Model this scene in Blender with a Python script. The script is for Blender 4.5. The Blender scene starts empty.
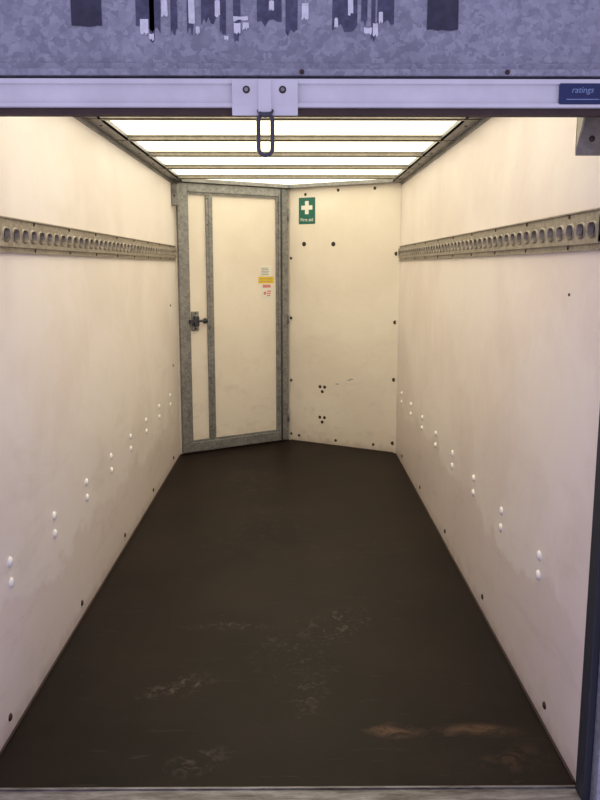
import bpy, bmesh, math, random
from mathutils import Vector, Matrix
random.seed(4)
scn=bpy.context.scene
scn.view_settings.view_transform='Standard'
H=1.483; F=790
XL,XR=-.91,.818
YN=2.06; ZC=2.12
A=Vector((XL,6.15,0)); B=Vector((-.044,6.70,0)); C=Vector((XR,6.19,0))

# ---------------------------------------------------------------- camera
cam=bpy.data.cameras.new('camera'); co=bpy.data.objects.new('camera',cam); scn.collection.objects.link(co)
cam.sensor_fit='VERTICAL'; cam.sensor_height=36; cam.lens=36*F/800
cam.clip_start=.05
co.location=(0,0,H); co.rotation_euler=(math.radians(90-9.6),0,math.radians(-0.43))
scn.camera=co

# ---------------------------------------------------------------- materials
class NT:
    def __init__(s,name):
        s.m=bpy.data.materials.new(name); s.m.use_nodes=True
        s.t=s.m.node_tree; s.b=s.t.nodes['Principled BSDF']
        s.tc=s.t.nodes.new('ShaderNodeTexCoord')
    def n(s,typ,**kw):
        x=s.t.nodes.new(typ)
        for k,v in kw.items(): setattr(x,k,v)
        return x
    def l(s,a,b): s.t.links.new(a,b)
    def mapping(s,scale=(1,1,1),loc=(0,0,0),rot=(0,0,0),typ='POINT'):
        m=s.n('ShaderNodeMapping'); m.vector_type=typ
        m.inputs['Location'].default_value=loc; m.inputs['Scale'].default_value=scale; m.inputs['Rotation'].default_value=rot
        s.l(s.tc.outputs['Object'],m.inputs['Vector']); return m.outputs[0]
    def noise(s,scale,detail=4,rough=.5,vec=None,dist=0):
        x=s.n('ShaderNodeTexNoise'); x.inputs['Scale'].default_value=scale; x.inputs['Detail'].default_value=detail
        x.inputs['Roughness'].default_value=rough; x.inputs['Distortion'].default_value=dist
        s.l(vec if vec else s.tc.outputs['Object'],x.inputs['Vector']); return x.outputs['Fac']
    def ramp(s,fac,stops):
        r=s.n('ShaderNodeValToRGB'); e=r.color_ramp.elements
        while len(e)<len(stops): e.new(.5)
        for el,(p,c) in zip(e,stops):
            el.position=p; el.color=(*c,1) if len(c)==3 else c
        s.l(fac,r.inputs[0]); return r.outputs[0]
    def math(s,op,a,b=None,clamp=False):
        m=s.n('ShaderNodeMath',operation=op); m.use_clamp=clamp
        for i,v in enumerate((a,b)):
            if v is None: continue
            if isinstance(v,(int,float)): m.inputs[i].default_value=v
            else: s.l(v,m.inputs[i])
        return m.outputs[0]
    def mix(s,fac,a,b,blend='MIX'):
        m=s.n('ShaderNodeMix',data_type='RGBA',blend_type=blend)
        for idx,v in ((0,fac),(6,a),(7,b)):
            if isinstance(v,(int,float)): m.inputs[idx].default_value=v
            elif isinstance(v,tuple): m.inputs[idx].default_value=(*v,1)
            else: s.l(v,m.inputs[idx])
        return m.outputs[2]
    def bump(s,h,strength=.2,dist=.01):
        b=s.n('ShaderNodeBump'); b.inputs['Strength'].default_value=strength; b.inputs['Distance'].default_value=dist
        s.l(h,b.inputs['Height']); s.l(b.outputs[0],s.b.inputs['Normal'])
    def col(s,c):
        if isinstance(c,tuple): s.b.inputs['Base Color'].default_value=(*c,1)
        else: s.l(c,s.b.inputs['Base Color'])
    def set(s,rough=.5,metal=0):
        s.b.inputs['Roughness'].default_value=rough; s.b.inputs['Metallic'].default_value=metal
def wall_mat(name,base,stain,dirt,line_z,seed):
    t=NT(name)
    v=t.mapping(loc=(seed,seed*1.3,seed*.7))
    n1=t.noise(1.3,5,.6,v,.4)
    c=t.mix(t.ramp(n1,[(.44,(0,0,0)),(.60,(1,1,1))]),base,stain)
    sx=t.n('ShaderNodeSeparateXYZ'); t.l(t.tc.outputs['Object'],sx.inputs[0])
    n2=t.noise(2.2,6,.6,v,.6)
    z=t.math('ADD',sx.outputs[2],t.math('MULTIPLY',n2,.55))
    m=t.ramp(z,[((line_z+.21)/1,(1,1,1)),((line_z+.24)/1,(0,0,0))])
    c=t.mix(t.math('MULTIPLY',m,.75),c,dirt)
    n4=t.noise(5,7,.75,t.mapping((1,.5,1.6),(seed,0,0)),.5)
    hz=t.math('SUBTRACT',1.25,sx.outputs[2],True)
    c=t.mix(t.math('MULTIPLY',t.math('MULTIPLY',t.ramp(n4,[(.52,(0,0,0)),(.66,(1,1,1))]),hz),.32),c,(.50,.42,.37))
    n3=t.noise(38,3,.7,v)
    sp=t.ramp(n3,[(.70,(0,0,0)),(.76,(1,1,1))])
    c=t.mix(t.math('MULTIPLY',sp,.25),c,(.45,.36,.28))
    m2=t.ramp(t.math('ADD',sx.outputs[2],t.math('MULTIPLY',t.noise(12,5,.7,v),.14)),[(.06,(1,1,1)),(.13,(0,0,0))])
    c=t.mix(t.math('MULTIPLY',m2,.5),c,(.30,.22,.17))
    t.col(c); t.set(.40)
    t.bump(t.noise(2.6,4,.55,v),.4,.02)
    return t.m
M_wl=wall_mat('wall_paint_l',(.83,.765,.725),(.775,.695,.645),(.73,.635,.595),.42,1.0)
M_wr=wall_mat('wall_paint_r_shaded',(.79,.71,.665),(.73,.635,.59),(.66,.56,.525),.50,7.0)  # same wall paint, right-side shade mixed into its colours
M_wf=wall_mat('wall_paint_f',(.84,.765,.66),(.79,.705,.60),(.76,.665,.56),.20,3.0)

def plain(name,c,rough=.5,metal=0,var=.12,scale=20,bump=0):
    t=NT(name)
    n=t.noise(scale,5,.6)
    d=tuple(x*(1-var*2) for x in c)
    t.col(t.mix(t.ramp(n,[(.35,(0,0,0)),(.65,(1,1,1))]),d,c)); t.set(rough,metal)
    if bump: t.bump(n,bump,.003)
    return t.m

def galv(name,a,b,scale=45,metal=.35,rough=.45,sp=.3):
    t=NT(name)
    v=t.n('ShaderNodeTexVoronoi'); v.inputs['Scale'].default_value=scale
    nz=t.n('ShaderNodeTexNoise'); nz.inputs['Scale'].default_value=scale*.8; nz.inputs['Detail'].default_value=4
    t.l(t.tc.outputs['Object'],nz.inputs['Vector'])
    vm=t.n('ShaderNodeVectorMath',operation='MULTIPLY_ADD'); t.l(nz.outputs['Color'],vm.inputs[0])
    vm.inputs[1].default_value=(.04,.04,.04); t.l(t.tc.outputs['Object'],vm.inputs[2])
    t.l(vm.outputs[0],v.inputs['Vector'])
    bw=t.n('ShaderNodeSeparateColor'); t.l(v.outputs['Color'],bw.inputs[0])
    f=t.math('ADD',t.math('MULTIPLY',bw.outputs[0],sp),t.math('MULTIPLY',t.noise(9,8,.75),1-sp))
    c=t.mix(t.ramp(f,[(.32,(0,0,0)),(.70,(1,1,1))]),a,b)
    st=t.noise(2.5,5,.7,None,.5)
    c=t.mix(t.math('MULTIPLY',t.ramp(st,[(.5,(0,0,0)),(.7,(1,1,1))]),.3),c,tuple(x*.65 for x in a))
    t.col(c); t.set(rough,metal); t.bump(f,.1,.002)
    return t.m
M_gh=galv('galvanised_header',(.245,.25,.295),(.40,.405,.45),70,sp=.34)
M_gi=galv('galvanised_interior',(.18,.18,.178),(.33,.325,.315),60)
M_gb=galv('galvanised_bow',(.30,.27,.21),(.42,.38,.30),60)
M_rail=galv('galvanised_rail',(.20,.17,.135),(.35,.305,.25),60,.35)
M_chan=plain('white_powdercoat',(.80,.79,.78),.35,.0,.06,8)
M_dark=plain('dark_rubber',(.018,.02,.03),.6,0,.1)
M_rust=plain('brown_seal',(.07,.04,.03),.7)
M_screw=plain('dark_screw',(.07,.045,.03),.5,.5)
M_hole=plain('hole_black',(.035,.022,.015),.8)
M_rivet=plain('rivet_cap',(.93,.90,.86),.25,0,.02)
M_paper=plain('paper_residue',(.85,.85,.86),.8,0,.1,60)
M_dkrect=plain('dark_rect',(.045,.045,.075),.6,0,.2,40)
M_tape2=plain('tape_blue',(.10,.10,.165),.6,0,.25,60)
M_green=plain('sign_green',(.010,.13,.095),.4,0,.05)
M_white=plain('sign_white',(.80,.78,.70),.4,0,.02)
M_yellow=plain('label_yellow',(.80,.55,.03),.5,0,.05)
M_pink=plain('label_pink',(.70,.25,.22),.5,0,.1,90)
M_blue=plain('label_blue',(.010,.022,.10),.4,0,.1)
M_lite=plain('label_lightblue',(.25,.35,.55),.5,0,.1)
M_ink=plain('print_grey',(.25,.24,.24),.6)
M_steel=plain('dark_steel',(.10,.10,.12),.35,.8)
t=NT('sill_aluminium')
n=t.noise(6,7,.75,t.mapping((.5,3,1)))
t.col(t.ramp(n,[(.38,(.06,.05,.045)),(.52,(.19,.175,.17)),(.70,(.42,.40,.40))])); t.set(.4,.4); t.bump(n,.1,.002)
M_sill=t.m

# floor
t=NT('phenolic_floor')
n=t.noise(2.0,6,.6); c=t.mix(t.ramp(n,[(.35,(0,0,0)),(.7,(1,1,1))]),(.0058,.0026,.0014),(.0150,.0078,.0050))
fine=t.noise(90,4,.7,t.mapping((1,.6,1)))
c=t.mix(t.math('MULTIPLY',t.ramp(fine,[(.55,(0,0,0)),(.75,(1,1,1))]),.15),c,(.035,.021,.014))
def patch(cx,cy,rx,ry,ang,stops,scl,thr,colr,amt,st=(1,1,1),w=.12):
    global c
    mp=t.mapping(loc=(cx,cy,0),rot=(0,0,math.radians(ang)),scale=(rx,ry,1),typ='TEXTURE')
    wn=t.noise(9,4,.6)
    ln=t.n('ShaderNodeVectorMath',operation='LENGTH'); t.l(mp,ln.inputs[0])
    lv=t.math('ADD',ln.outputs['Value'],t.math('MULTIPLY',t.math('SUBTRACT',wn,.5),1.4))
    m=t.ramp(lv,[(stops[0],(1,1,1)),(stops[1],(0,0,0))])
    nz=t.noise(scl,6,.7,t.mapping(rot=(0,0,math.radians(-ang)),scale=st),1.0)
    k=t.math('MULTIPLY',m,t.ramp(nz,[(thr,(0,0,0)),(thr+w,(1,1,1))]))
    c=t.mix(t.math('MULTIPLY',k,amt),c,colr)
S=(.3,1)
patch(.33,2.335,.11,.05,0,S,14,.36,(.15,.085,.045),.65,(.8,1.4,1),.25)
patch(.60,2.345,.17,.045,0,S,14,.38,(.12,.068,.038),.65,(.8,1.4,1),.25)
patch(.68,2.20,.15,.08,20,S,16,.46,(.06,.035,.022),.5)
patch(-.41,2.62,.19,.08,30,S,24,.50,(.14,.105,.085),.5)
patch(-.30,2.18,.14,.07,20,S,22,.50,(.11,.083,.068),.5)
patch(.19,3.13,.15,.20,-50,S,26,.53,(.15,.12,.10),.5)
patch(-.02,2.85,.22,.22,30,S,26,.55,(.11,.08,.065),.4)
patch(.06,2.58,.07,.20,-10,S,26,.50,(.11,.085,.07),.45)
patch(-.25,3.10,.28,.04,0,S,26,.50,(.11,.08,.065),.45)
patch(-.2,4.4,.45,.6,0,S,14,.55,(.045,.033,.025),.6)
patch(-.35,5.4,.35,.5,20,S,14,.52,(.045,.033,.025),.6)
patch(.35,4.0,.3,.5,-20,S,16,.55,(.045,.033,.025),.5)
for ang,sd in ((.9,0),(-.7,5.),(1.4,9.)):
    sc=t.noise(11,3,.5,t.mapping((.4,4,1),(sd,sd,0),rot=(0,0,ang)),1.0)
    c=t.mix(t.math('MULTIPLY',t.ramp(sc,[(.69,(0,0,0)),(.73,(1,1,1))]),.18),c,(.09,.068,.055))
t.col(c); t.set(.5); t.b.inputs['Specular IOR Level'].default_value=.12
t.bump(t.noise(140,3,.6),.12,.003)
M_floor=t.m

t=NT('roof_daylight_glow')
n=t.noise(1.2,3,.5); cc=t.mix(n,(1,.90,.64),(1,.95,.74))
t.col((.8,.77,.65)); t.set(.6)
t.l(cc,t.b.inputs['Emission Color']); t.b.inputs['Emission Strength'].default_value=2.45  # emission stands in for daylight passing through the roof skin
M_roof=t.m

# ---------------------------------------------------------------- mesh builder
class MB:
    def __init__(s): s.bm=bmesh.new(); s.mats=[]
    def mi(s,m):
        if m not in s.mats: s.mats.append(m)
        return s.mats.index(m)
    def _tag(s,faces,m,smooth=False):
        i=s.mi(m)
        for f in faces: f.material_index=i; f.smooth=smooth
    def box(s,lo,hi,m,M=None,bev=0):
        lo=Vector(lo); hi=Vector(hi)
        T=Matrix.Translation((lo+hi)/2)@Matrix.Diagonal((*(hi-lo),1))
        if M is not None: T=M@T
        r=bmesh.ops.create_cube(s.bm,size=1,matrix=T)
        vs=r['verts']; fs=list({f for v in vs for f in v.link_faces})
        s._tag(fs,m)
        if bev>0:
            es=list({e for v in vs for e in v.link_edges})
            g=bmesh.ops.bevel(s.bm,geom=es,offset=bev,segments=2,affect='EDGES',profile=.5)
            s._tag(g['faces'],m)
    def prism(s,pts,off,m):
        off=Vector(off); a=[s.bm.verts.new(p) for p in pts]; b=[s.bm.verts.new(Vector(p)+off) for p in pts]
        fs=[s.bm.faces.new(a),s.bm.faces.new(b[::-1])]
        k=len(a)
        for i in range(k): fs.append(s.bm.faces.new([a[i],b[i],b[(i+1)%k],a[(i+1)%k]]))
        s._tag(fs,m)
    def disc(s,p,n,r,h,m,seg=14,dome=True):
        p=Vector(p); n=Vector(n).normalized(); q=n.to_track_quat('Z','Y').to_matrix()
        prof=[(1,0),(1,.25),(.85,.6),(.5,.9)] if dome else [(1,0),(1,1)]
        rings=[]
        for (a,b) in prof:
            rings.append([s.bm.verts.new(p+q@Vector((math.cos(2*math.pi*i/seg)*r*a,math.sin(2*math.pi*i/seg)*r*a,h*b))) for i in range(seg)])
        fs=[]
        for j in range(len(rings)-1):
            for i in range(seg): fs.append(s.bm.faces.new([rings[j][i],rings[j][(i+1)%seg],rings[j+1][(i+1)%seg],rings[j+1][i]]))
        fs.append(s.bm.faces.new(rings[-1])); s._tag(fs,m,dome)
    def tube(s,pts,r,m,seg=12,closed=False):
        pts=[Vector(p) for p in pts]; k=len(pts); rings=[]
        for i,p in enumerate(pts):
            if closed: d=pts[(i+1)%k]-pts[i-1]
            else: d=pts[min(i+1,k-1)]-pts[max(i-1,0)]
            q=d.to_track_quat('Z','Y' if abs(d.normalized().y)<.9 else 'X').to_matrix()
            rings.append([s.bm.verts.new(p+q@Vector((math.cos(2*math.pi*j/seg)*r,math.sin(2*math.pi*j/seg)*r,0))) for j in range(seg)])
        fs=[]
        for i in range(k if closed else k-1):
            a=rings[i]; b=rings[(i+1)%k]
            o=min(range(seg),key=lambda o:sum((a[j].co-b[(j+o)%seg].co).length for j in range(0,seg,3)))
            for j in range(seg): fs.append(s.bm.faces.new([a[j],a[(j+1)%seg],b[(j+1+o)%seg],b[(j+o)%seg]]))
        if not closed: fs+= [s.bm.faces.new(rings[0]),s.bm.faces.new(rings[-1])]
        s._tag(fs,m,True)
    def text(s,txt,size,M,m,depth=.0006):
        cu=bpy.data.curves.new('t','FONT'); cu.body=txt; cu.size=size; cu.align_x='CENTER'; cu.align_y='CENTER'; cu.extrude=depth; cu.shear=.2 if txt=='ratings' else 0
        o=bpy.data.objects.new('t',cu); scn.collection.objects.link(o)
        bpy.context.view_layer.update()
        me=bpy.data.meshes.new_from_object(o.evaluated_get(bpy.context.evaluated_depsgraph_get()))
        me.transform(M); old=set(s.bm.faces); s.bm.from_mesh(me)
        s._tag([f for f in s.bm.faces if f not in old],m)
        bpy.data.objects.remove(o); bpy.data.curves.remove(cu); bpy.data.meshes.remove(me)
    def done(s,name,parent=None):
        bmesh.ops.recalc_face_normals(s.bm,faces=s.bm.faces)
        me=bpy.data.meshes.new(name); s.bm.to_mesh(me); s.bm.free()
        for m in s.mats: me.materials.append(m)
        o=bpy.data.objects.new(name,me); scn.collection.objects.link(o)
        if parent: o.parent=parent
        return o
def empty(name):
    e=bpy.data.objects.new(name,None); scn.collection.objects.link(e); return e

def panel_frame(P,Q):
    d=(Q-P).normalized(); n=Vector((d.y,-d.x,0))
    return Matrix(((d.x,-n.x,0,P.x),(d.y,-n.y,0,P.y),(0,0,1,0),(0,0,0,1)))
MD=panel_frame(A,B); MF=panel_frame(B,C)
LD=(B-A).length; LF=(C-B).length

# ---------------------------------------------------------------- shell
TH=.04
b=MB(); b.prism([(XL-TH,YN,-.04),(XR+TH,YN,-.04),(XR+TH,C.y+.03,-.04),(B.x,B.y+.05,-.04),(XL-TH,A.y+.03,-.04)],(0,0,.04),M_floor); b.done('floor')
b=MB(); b.box((XL-TH,YN,0),(XL,A.y+.01,ZC+.02),M_wl); W_L=b.done('wall_left')
b=MB(); b.box((XR,YN,0),(XR+TH,C.y+.01,ZC+.02),M_wr); W_R=b.done('wall_right')
b=MB(); b.box((0,0,0),(LF,TH,ZC+.02),M_wf,MF); W_F=b.done('wall_front')
b=MB(); b.prism([(XL-TH,YN,ZC+.02),(XR+TH,YN,ZC+.02),(XR+TH,C.y+.05,ZC+.02),(B.x,B.y+.06,ZC+.02),(XL-TH,A.y+.05,ZC+.02)],(0,0,.01),M_roof); b.done('ceiling')

b=MB()
for y in (2.42,3.02,3.60,4.19,4.77,5.37,5.95):
    z0=ZC-.008; w=.016
    b.box((XL,y-w,z0),(XR,y+w,z0+.004),M_gb)
    b.box((XL,y-w,z0),(XR,y-w+.004,ZC+.02),M_gb)
    b.box((XL,y+w-.004,z0),(XR,y+w,ZC+.02),M_gb)
    b.box((XL,y-w-.012,ZC+.014),(XR,y-w,ZC+.019),M_gb); b.box((XL,y+w,ZC+.014),(XR,y+w+.012,ZC+.019),M_gb)
b.done('roof_bows')

b=MB()
b.box((XL,YN,ZC-.006),(XL+.07,A.y+.02,ZC+.002),M_gi); b.box((XL+.062,YN,ZC-.006),(XL+.07,A.y+.03,ZC+.02),M_gi)
b.box((XL,YN,ZC-.03),(XL+.004,A.y,ZC),M_gi)
for i in range(9): b.disc((XL+.035,2.4+i*.45,ZC-.006),(0,0,-1),.007,.004,M_screw)
b.done('trim_1')
b=MB()
b.box((XR-.07,YN,ZC-.006),(XR,C.y+.02,ZC+.002),M_gi); b.box((XR-.07,YN,ZC-.006),(XR-.062,C.y+.03,ZC+.02),M_gi)
b.box((XR-.004,YN,ZC-.03),(XR,C.y,ZC),M_gi)
for i in range(9): b.disc((XR-.035,2.4+i*.45,ZC-.006),(0,0,-1),.007,.004,M_screw)
b.done('trim_2')
b=MB()
b.box((0,-.055,ZC-.008),(LF,.0,ZC+.02),M_gi,MF); b.box((0,-.055,ZC-.008),(LD,.0,ZC+.02),M_gi,MD)
b.done('trim_3')
b=MB()
b.box((LF-.02,-.006,.0),(LF,0,ZC-.01),M_wf,MF,.001); b.box((XR-.004,C.y-.03,0),(XR,C.y,ZC-.01),M_wr)
b.done('trim_4')
b=MB(); b.box((0,-.006,.0),(.022,0,ZC-.01),M_wf,MF,.001); b.done('trim_5')
b=MB()
b.tube([(XL+.002,YN+.02,.002),(XL+.002,A.y,.002),(B.x,B.y-.002,.002),(XR-.002,C.y,.002),(XR-.002,YN+.02,.002)],.005,M_rust,6)
b.done('trim_6')

# ---------------------------------------------------------------- side access door
door=empty('door_1')
nD=MD.to_3x3()@Vector((0,-1,0)); nF=MF.to_3x3()@Vector((0,-1,0))
b=MB()
z0,z1=.015,ZC-.012
D=-.028
b.box((.02,D,z0),(.10,.03,z1),M_gi,MD,.003)
b.box((.915,D,z0),(1.005,.03,z1),M_gi,MD,.003)
b.box((.10,D,z1-.065),(.915,.03,z1),M_gi,MD,.003)
b.box((.10,D,z0),(.915,.03,z0+.075),M_gi,MD,.003)
for lo,hi in (((.10,-.014,.09),(.112,.03,z1-.065)),((.90,-.014,.09),(.915,.03,z1-.065)),((.10,-.014,z1-.08),(.915,.03,z1-.065)),((.10,-.014,.09),(.915,.03,.105))):
    b.box(lo,hi,M_gi,MD)
b.box((.93,D-.004,z0),(.945,D,z1),M_steel,MD)
b.done('frame',door)
b=MB(); b.box((.0,.004,.0),(LD,TH,ZC+.02),M_wf,MD); b.done('panel',door)
b=MB()
b.box((.262,-.014,.105),(.318,.004,z1-.08),M_gi,MD,.003)
b.box((.282,-.02,.105),(.298,-.014,z1-.08),M_gi,MD,.002)
for z in (.2,.6,1.0,1.4,1.8,2.0): b.disc(MD@Vector((.272,-.014,z)),nD,.006,.003,M_screw)
b.done('stiffener',door)
b=MB()
b.box((.125,-.012,.985),(.185,.004,1.135),M_gi,MD,.004)
b.box((.135,-.045,1.02),(.175,-.012,1.10),M_steel,MD,.006)
for z in (1.0,1.12): b.disc(MD@Vector((.155,-.012,z)),nD,.008,.006,M_screw)
b.tube([MD@Vector(p) for p in ((.16,-.05,1.06),(.20,-.055,1.065),(.215,-.055,1.06))],.009,M_steel)
b.disc(MD@Vector((.225,-.035,1.06)),nD,.022,.03,M_dark)
b.box((.09,-.05,1.045),(.13,-.028,1.075),M_steel,MD,.003)
b.done('latch',door)
b=MB()
for z in (.22,1.06,1.9): b.tube([MD@Vector((1.0,D-.006,z-.05)),MD@Vector((1.0,D-.006,z+.05))],.007,M_gi)
b.done('hinges',door)
b=MB()
b.box((.755,.0025,1.405),(.865,.004,1.49),M_white,MD)
for i in range(5): b.box((.765,.0018,1.415+i*.013),(.765+random.uniform(.06,.09),.0025,1.420+i*.013),M_ink,MD)
b.box((.735,.0025,1.345),(.88,.004,1.398),M_yellow,MD)
for i in range(2): b.box((.75,.0018,1.360+i*.02),(.865,.0025,1.364+i*.02),M_ink,MD)
b.box((.765,.0025,1.215),(.86,.004,1.342),M_white,MD)
b.box((.775,.0018,1.31),(.85,.0025,1.335),M_pink,MD)
for i in range(3): b.box((.815,.0018,1.24+i*.018),(.845+.005*i,.0025,1.25+i*.018),M_pink,MD)
b.disc(MD@Vector((.795,.0025,1.265)),nD,.014,.001,M_pink,dome=False)
b.done('safety_notice',door)

# first aid sign
b=MB()
b.box((.10,-.004,1.825),(.252,0,2.035),M_green,MF,.001)
cx,cz=.176,1.955
b.box((cx-.017,-.0055,cz-.052),(cx+.017,-.004,cz+.052),M_white,MF)
b.box((cx-.052,-.0056,cz-.017),(cx+.052,-.004,cz+.017),M_white,MF)
b.text('First aid',.037,MF@Matrix.Translation((cx,-.0045,1.858))@Matrix.Rotation(math.pi/2,4,'X'),M_white)
b.done('first_aid_sign')

# screws & holes (children of their panels)
b=MB()
for z in (.06,.525,1.055,1.55): b.disc(MF@Vector((.026,-.006,z)),nF,.012,.006,M_screw)
for z in (.08,.595,1.05,1.58): b.disc(MF@Vector((LF-.03,-.001,z)),nF,.016,.006,M_screw)
for s_,z in ((.16,2.06),(.46,2.08),(.78,2.08),(.10,.05),(.455,.045),(.8,.05)): b.disc(MF@Vector((s_,0,z)),nF,.012,.006,M_screw)
for s_,z in ((.148,1.664),(.42,1.66)):
    b.disc(MF@Vector((s_,0,z)),nF,.019,.001,M_hole,dome=False)
for z in (.475,.215):
    for dx,dz in ((-.022,.014),(.022,.014),(0,-.026)): b.disc(MF@Vector((.325+dx,0,z+dz)),nF,.014,.003,M_screw)
for s_,z in ((.45,.52),(.56,.56),(.58,.57)): b.box((s_,-.0008,z),(s_+.03,0,z+.006),M_ink,MF)
b.done('screws',W_F)
b=MB()
for i in range(5): b.disc((XL,2.328+.868*i,.062),(1,0,0),.013,.007,M_screw)
for (y,z) in ((5.9,.75),(5.85,1.2)): b.disc((XL,y,z),(1,0,0),.009,.006,M_screw)
b.done('screws',W_L)
b=MB()
for i in range(5): b.disc((XR,2.374+.862*i,.068),(-1,0,0),.013,.007,M_screw)
b.disc((XR,2.36,1.40),(-1,0,0),.005,.004,M_screw)
b.done('screws',W_R)
b=MB()
for i in range(8):
    y=2.41+.472*i
    b.disc((XL,y,.552),(1,0,0),.017,.010,M_rivet); b.disc((XL,y,.482),(1,0,0),.017,.010,M_rivet)
b.done('rivets',W_L)
b=MB()
for i in range(8):
    y=2.505+.487*i
    b.disc((XR,y,.532),(-1,0,0),.017,.010,M_rivet); b.disc((XR,y,.464),(-1,0,0),.017,.010,M_rivet)
b.done('rivets',W_R)

# ---------------------------------------------------------------- lashing rails
def rail(x,side,y0,y1,name):
    b=MB(); zb,zt=1.526,1.636; zc=(zb+zt)/2; dep=.016
    def X(d): return x+side*d
    bx=lambda d0,d1,ya,yb,za,zb_,m: b.box((min(X(d0),X(d1)),ya,za),(max(X(d0),X(d1)),yb,zb_),m)
    bx(0,.003,y0,y1,zb,zt,M_hole)
    bx(.003,.006,y0,y1,zt-.018,zt,M_rail); bx(.003,.006,y0,y1,zb,zb+.018,M_rail)
    bx(.003,dep,y0,y1,zt-.022,zt-.018,M_rail); bx(.003,dep,y0,y1,zb+.018,zb+.022,M_rail)
    bx(.004,.013,y0,y1,zt-.004,zt,M_rail); bx(.004,.013,y0,y1,zb,zb+.004,M_rail)
    ph=(zt-zb)/2-.022; n=int((y1-y0)/.086); p=(y1-y0)/n; seg=20
    def sup(a,rx,rz):
        ca,sa=math.cos(a),math.sin(a); e=.75
        return math.copysign(abs(ca)**e,ca)*rx, math.copysign(abs(sa)**e,sa)*rz
    for k in range(n):
        yc=y0+(k+.5)*p; outer=[];inner=[];rim=[];back=[]
        for j in range(seg):
            a=2*math.pi*(j+.5)/seg; ca,sa=math.cos(a),math.sin(a)
            m_=max(abs(ca),abs(sa))
            outer.append(b.bm.verts.new((X(dep),yc+ca/m_*p/2,zc+sa/m_*ph)))
            for lst,d,rx,rz in ((rim,dep,.034,.024),(inner,dep+.004,.029,.020),(back,.004,.024,.016)):
                u,v=sup(a,rx,rz); lst.append(b.bm.verts.new((X(d),yc+u,zc+v)))
        fs=[]
        for q,w in ((outer,rim),(rim,inner),(inner,back)):
            for j in range(seg): fs.append(b.bm.faces.new([q[j],q[(j+1)%seg],w[(j+1)%seg],w[j]]))
        b._tag(fs,M_rail)
        if k%5==2:
            b.disc((X(.006),yc+p/2,zt-.010),(side,0,0),.007,.004,M_screw); b.disc((X(.006),yc+p/2,zb+.010),(side,0,0),.007,.004,M_screw)
    return b.done(name)
rail(XL,1,YN+.06,A.y-.03,'lashing_rail')
rail(XR,-1,YN+.06,C.y-.02,'lashing_rail.001')

b=MB(); b.box((XL,6.02,1.93),(XL+.05,6.10,2.085),M_gi,None,.003); b.disc((XL+.025,6.02,2.0),(0,-1,0),.008,.005,M_screw); b.done('corner_bracket')

# ---------------------------------------------------------------- rear frame
XO=1.05
hd=empty('door_header')
b=MB()
b.box((-XO-.1,YN,1.867),(XO,YN+.06,2.42),M_gh,None,.003)
b.box((-XO-.1,YN-.035,1.940),(XO,YN,1.957),M_gh,None,.003)
b.box((-XO-.1,YN-.012,1.957),(XO,YN,1.975),M_gh,None,.003)
for x in (-.75,.02,.52): b.disc((x,YN-.035,1.949),(0,-1,0),.006,.005,M_screw)
b.done('lintel',hd)
b=MB()
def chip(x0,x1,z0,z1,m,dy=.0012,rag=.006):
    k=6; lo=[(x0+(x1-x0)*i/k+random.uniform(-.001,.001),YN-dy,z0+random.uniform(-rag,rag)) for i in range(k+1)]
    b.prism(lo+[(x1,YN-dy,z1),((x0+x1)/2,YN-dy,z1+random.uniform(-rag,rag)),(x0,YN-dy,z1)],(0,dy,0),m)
chip(-.542,-.469,2.062,2.16,M_dkrect,.003,.002); chip(.327,.402,2.055,2.16,M_dkrect,.003,.002)  # two dark rectangles with nearly straight edges, flat on the lintel
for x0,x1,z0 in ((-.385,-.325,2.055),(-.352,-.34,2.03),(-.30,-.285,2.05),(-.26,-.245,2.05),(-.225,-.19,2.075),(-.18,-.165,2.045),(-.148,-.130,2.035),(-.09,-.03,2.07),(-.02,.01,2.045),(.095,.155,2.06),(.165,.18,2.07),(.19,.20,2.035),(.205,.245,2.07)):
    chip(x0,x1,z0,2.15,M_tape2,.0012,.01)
for x0,x1,z0,z1 in ((-.375,-.355,2.045,2.078),(-.322,-.308,2.085,2.12),(-.257,-.242,2.07,2.125),(-.192,-.180,2.085,2.12),(-.148,-.112,2.074,2.085),(-.147,-.13,2.045,2.07),(-.125,-.110,2.055,2.07),(.020,.036,2.08,2.115),(.132,.145,2.09,2.125),(.172,.192,2.045,2.060),(.194,.206,2.04,2.07),(.208,.218,2.07,2.095),(-.24,-.230,2.045,2.06),(-.354,-.342,2.03,2.045),(-.06,-.048,2.10,2.12),(.10,.108,2.06,2.08),(-.17,-.16,2.03,2.04)):
    chip(x0,x1,z0,z1,M_paper,.0025,.0035)
b.done('tape_residue_and_rects',hd)

b=MB()
yc=YN-.034
b.box((-XO-.1,yc,1.866),(XO,YN-.001,1.932),M_chan,None,.003)
b.box((-XO-.1,yc-.008,1.920),(XO,yc,1.932),M_chan,None,.002)
b.box((-XO-.1,yc-.008,1.866),(XO,yc,1.876),M_chan,None,.002)
b.box((-XO-.1,yc+.004,1.850),(XO,YN-.001,1.865),M_rust)
b.done('shutter_channel',hd)

b=MB(); b.box((.648,yc-.0095,1.873),(.76,yc-.0005,1.922),M_blue,None,.001)
b.text('ratings',.020,Matrix.Translation((.703,yc-.010,1.906))@Matrix.Rotation(math.pi/2,4,'X'),M_lite)
b.box((.665,yc-.010,1.8835),(.745,yc-.0095,1.8855),M_lite)
b.done('maker_plate',hd)

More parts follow.
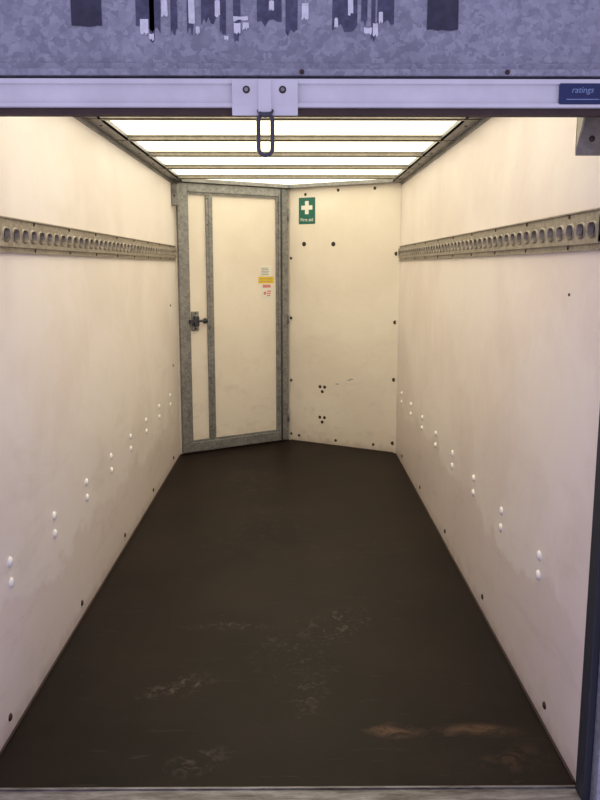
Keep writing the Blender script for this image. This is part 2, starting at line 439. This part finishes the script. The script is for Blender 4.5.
lk=empty('shutter_latch')
b=MB(); yb=yc-.014
b.box((-.150,yb,1.868),(-.078,yb+.005,1.930),M_chan,None,.002)
b.box((-.062,yb,1.868),(.010,yb+.005,1.930),M_chan,None,.002)
b.box((-.150,yb-.001,1.845),(.010,yb+.005,1.872),M_chan,None,.002)
b.box((-.086,yb-.012,1.850),(-.054,yb+.004,1.928),M_chan,None,.003)
for x in (-.115,-.027): b.disc((x,yb,1.905),(0,-1,0),.009,.003,M_screw); b.disc((x,yb-.002,1.905),(0,-1,0),.005,.004,M_gi)
b.done('bracket',lk)
b=MB(); pts=[]; cxr=-.069; zt=1.832; zl=1.768; r=.017; yr=yb-.006
for i in range(13): a=math.pi*i/12; pts.append((cxr+math.cos(a)*r,yr,zt+math.sin(a)*r))
for i in range(13): a=math.pi+math.pi*i/12; pts.append((cxr+math.cos(a)*r,yr,zl+math.sin(a)*r))
b.tube(pts,.0052,M_steel,closed=True)
b.tube([(cxr-.016,yr+.004,1.856),(cxr-.01,yr-.006,1.845),(cxr,yr-.009,1.842),(cxr+.01,yr-.006,1.845),(cxr+.016,yr+.004,1.856)],.005,M_steel)
b.done('pull_loop',lk)

b=MB()
b.box((.735,YN+.072,1.768),(.817,YN+.078,1.867),M_gb,None,.001)
b.prism([(.735,YN+.02,1.866),(.735,YN+.078,1.866),(.735,YN+.078,1.775)],(.005,0,0),M_gb)
b.disc((.775,YN+.072,1.81),(0,-1,0),.008,.005,M_screw)
b.done('guide_bracket')

b=MB()
b.box((.810,2.0,-.05),(.832,2.059,1.845),M_dark,None,.003); b.box((.832,1.96,-.05),(.98,2.058,1.845),M_gh,None,.004)
b.done('door_post')
b=MB()
b.box((-.925,2.0,-.05),(-.905,2.059,1.845),M_dark,None,.003); b.box((-1.07,1.96,-.05),(-.925,2.058,1.845),M_gh,None,.004)
b.done('door_post.001')
b=MB()
b.box((-.904,1.93,-.06),(.809,2.059,.002),M_sill,None,.003)
b.box((-.904,2.050,.0),(.809,2.059,.006),M_sill,None,.001)
b.done('door_sill')

# ---------------------------------------------------------------- light
w=bpy.data.worlds.new('world'); scn.world=w; w.use_nodes=True
bg=w.node_tree.nodes['Background']; bg.inputs[0].default_value=(.67,.635,.98,1); bg.inputs[1].default_value=.88
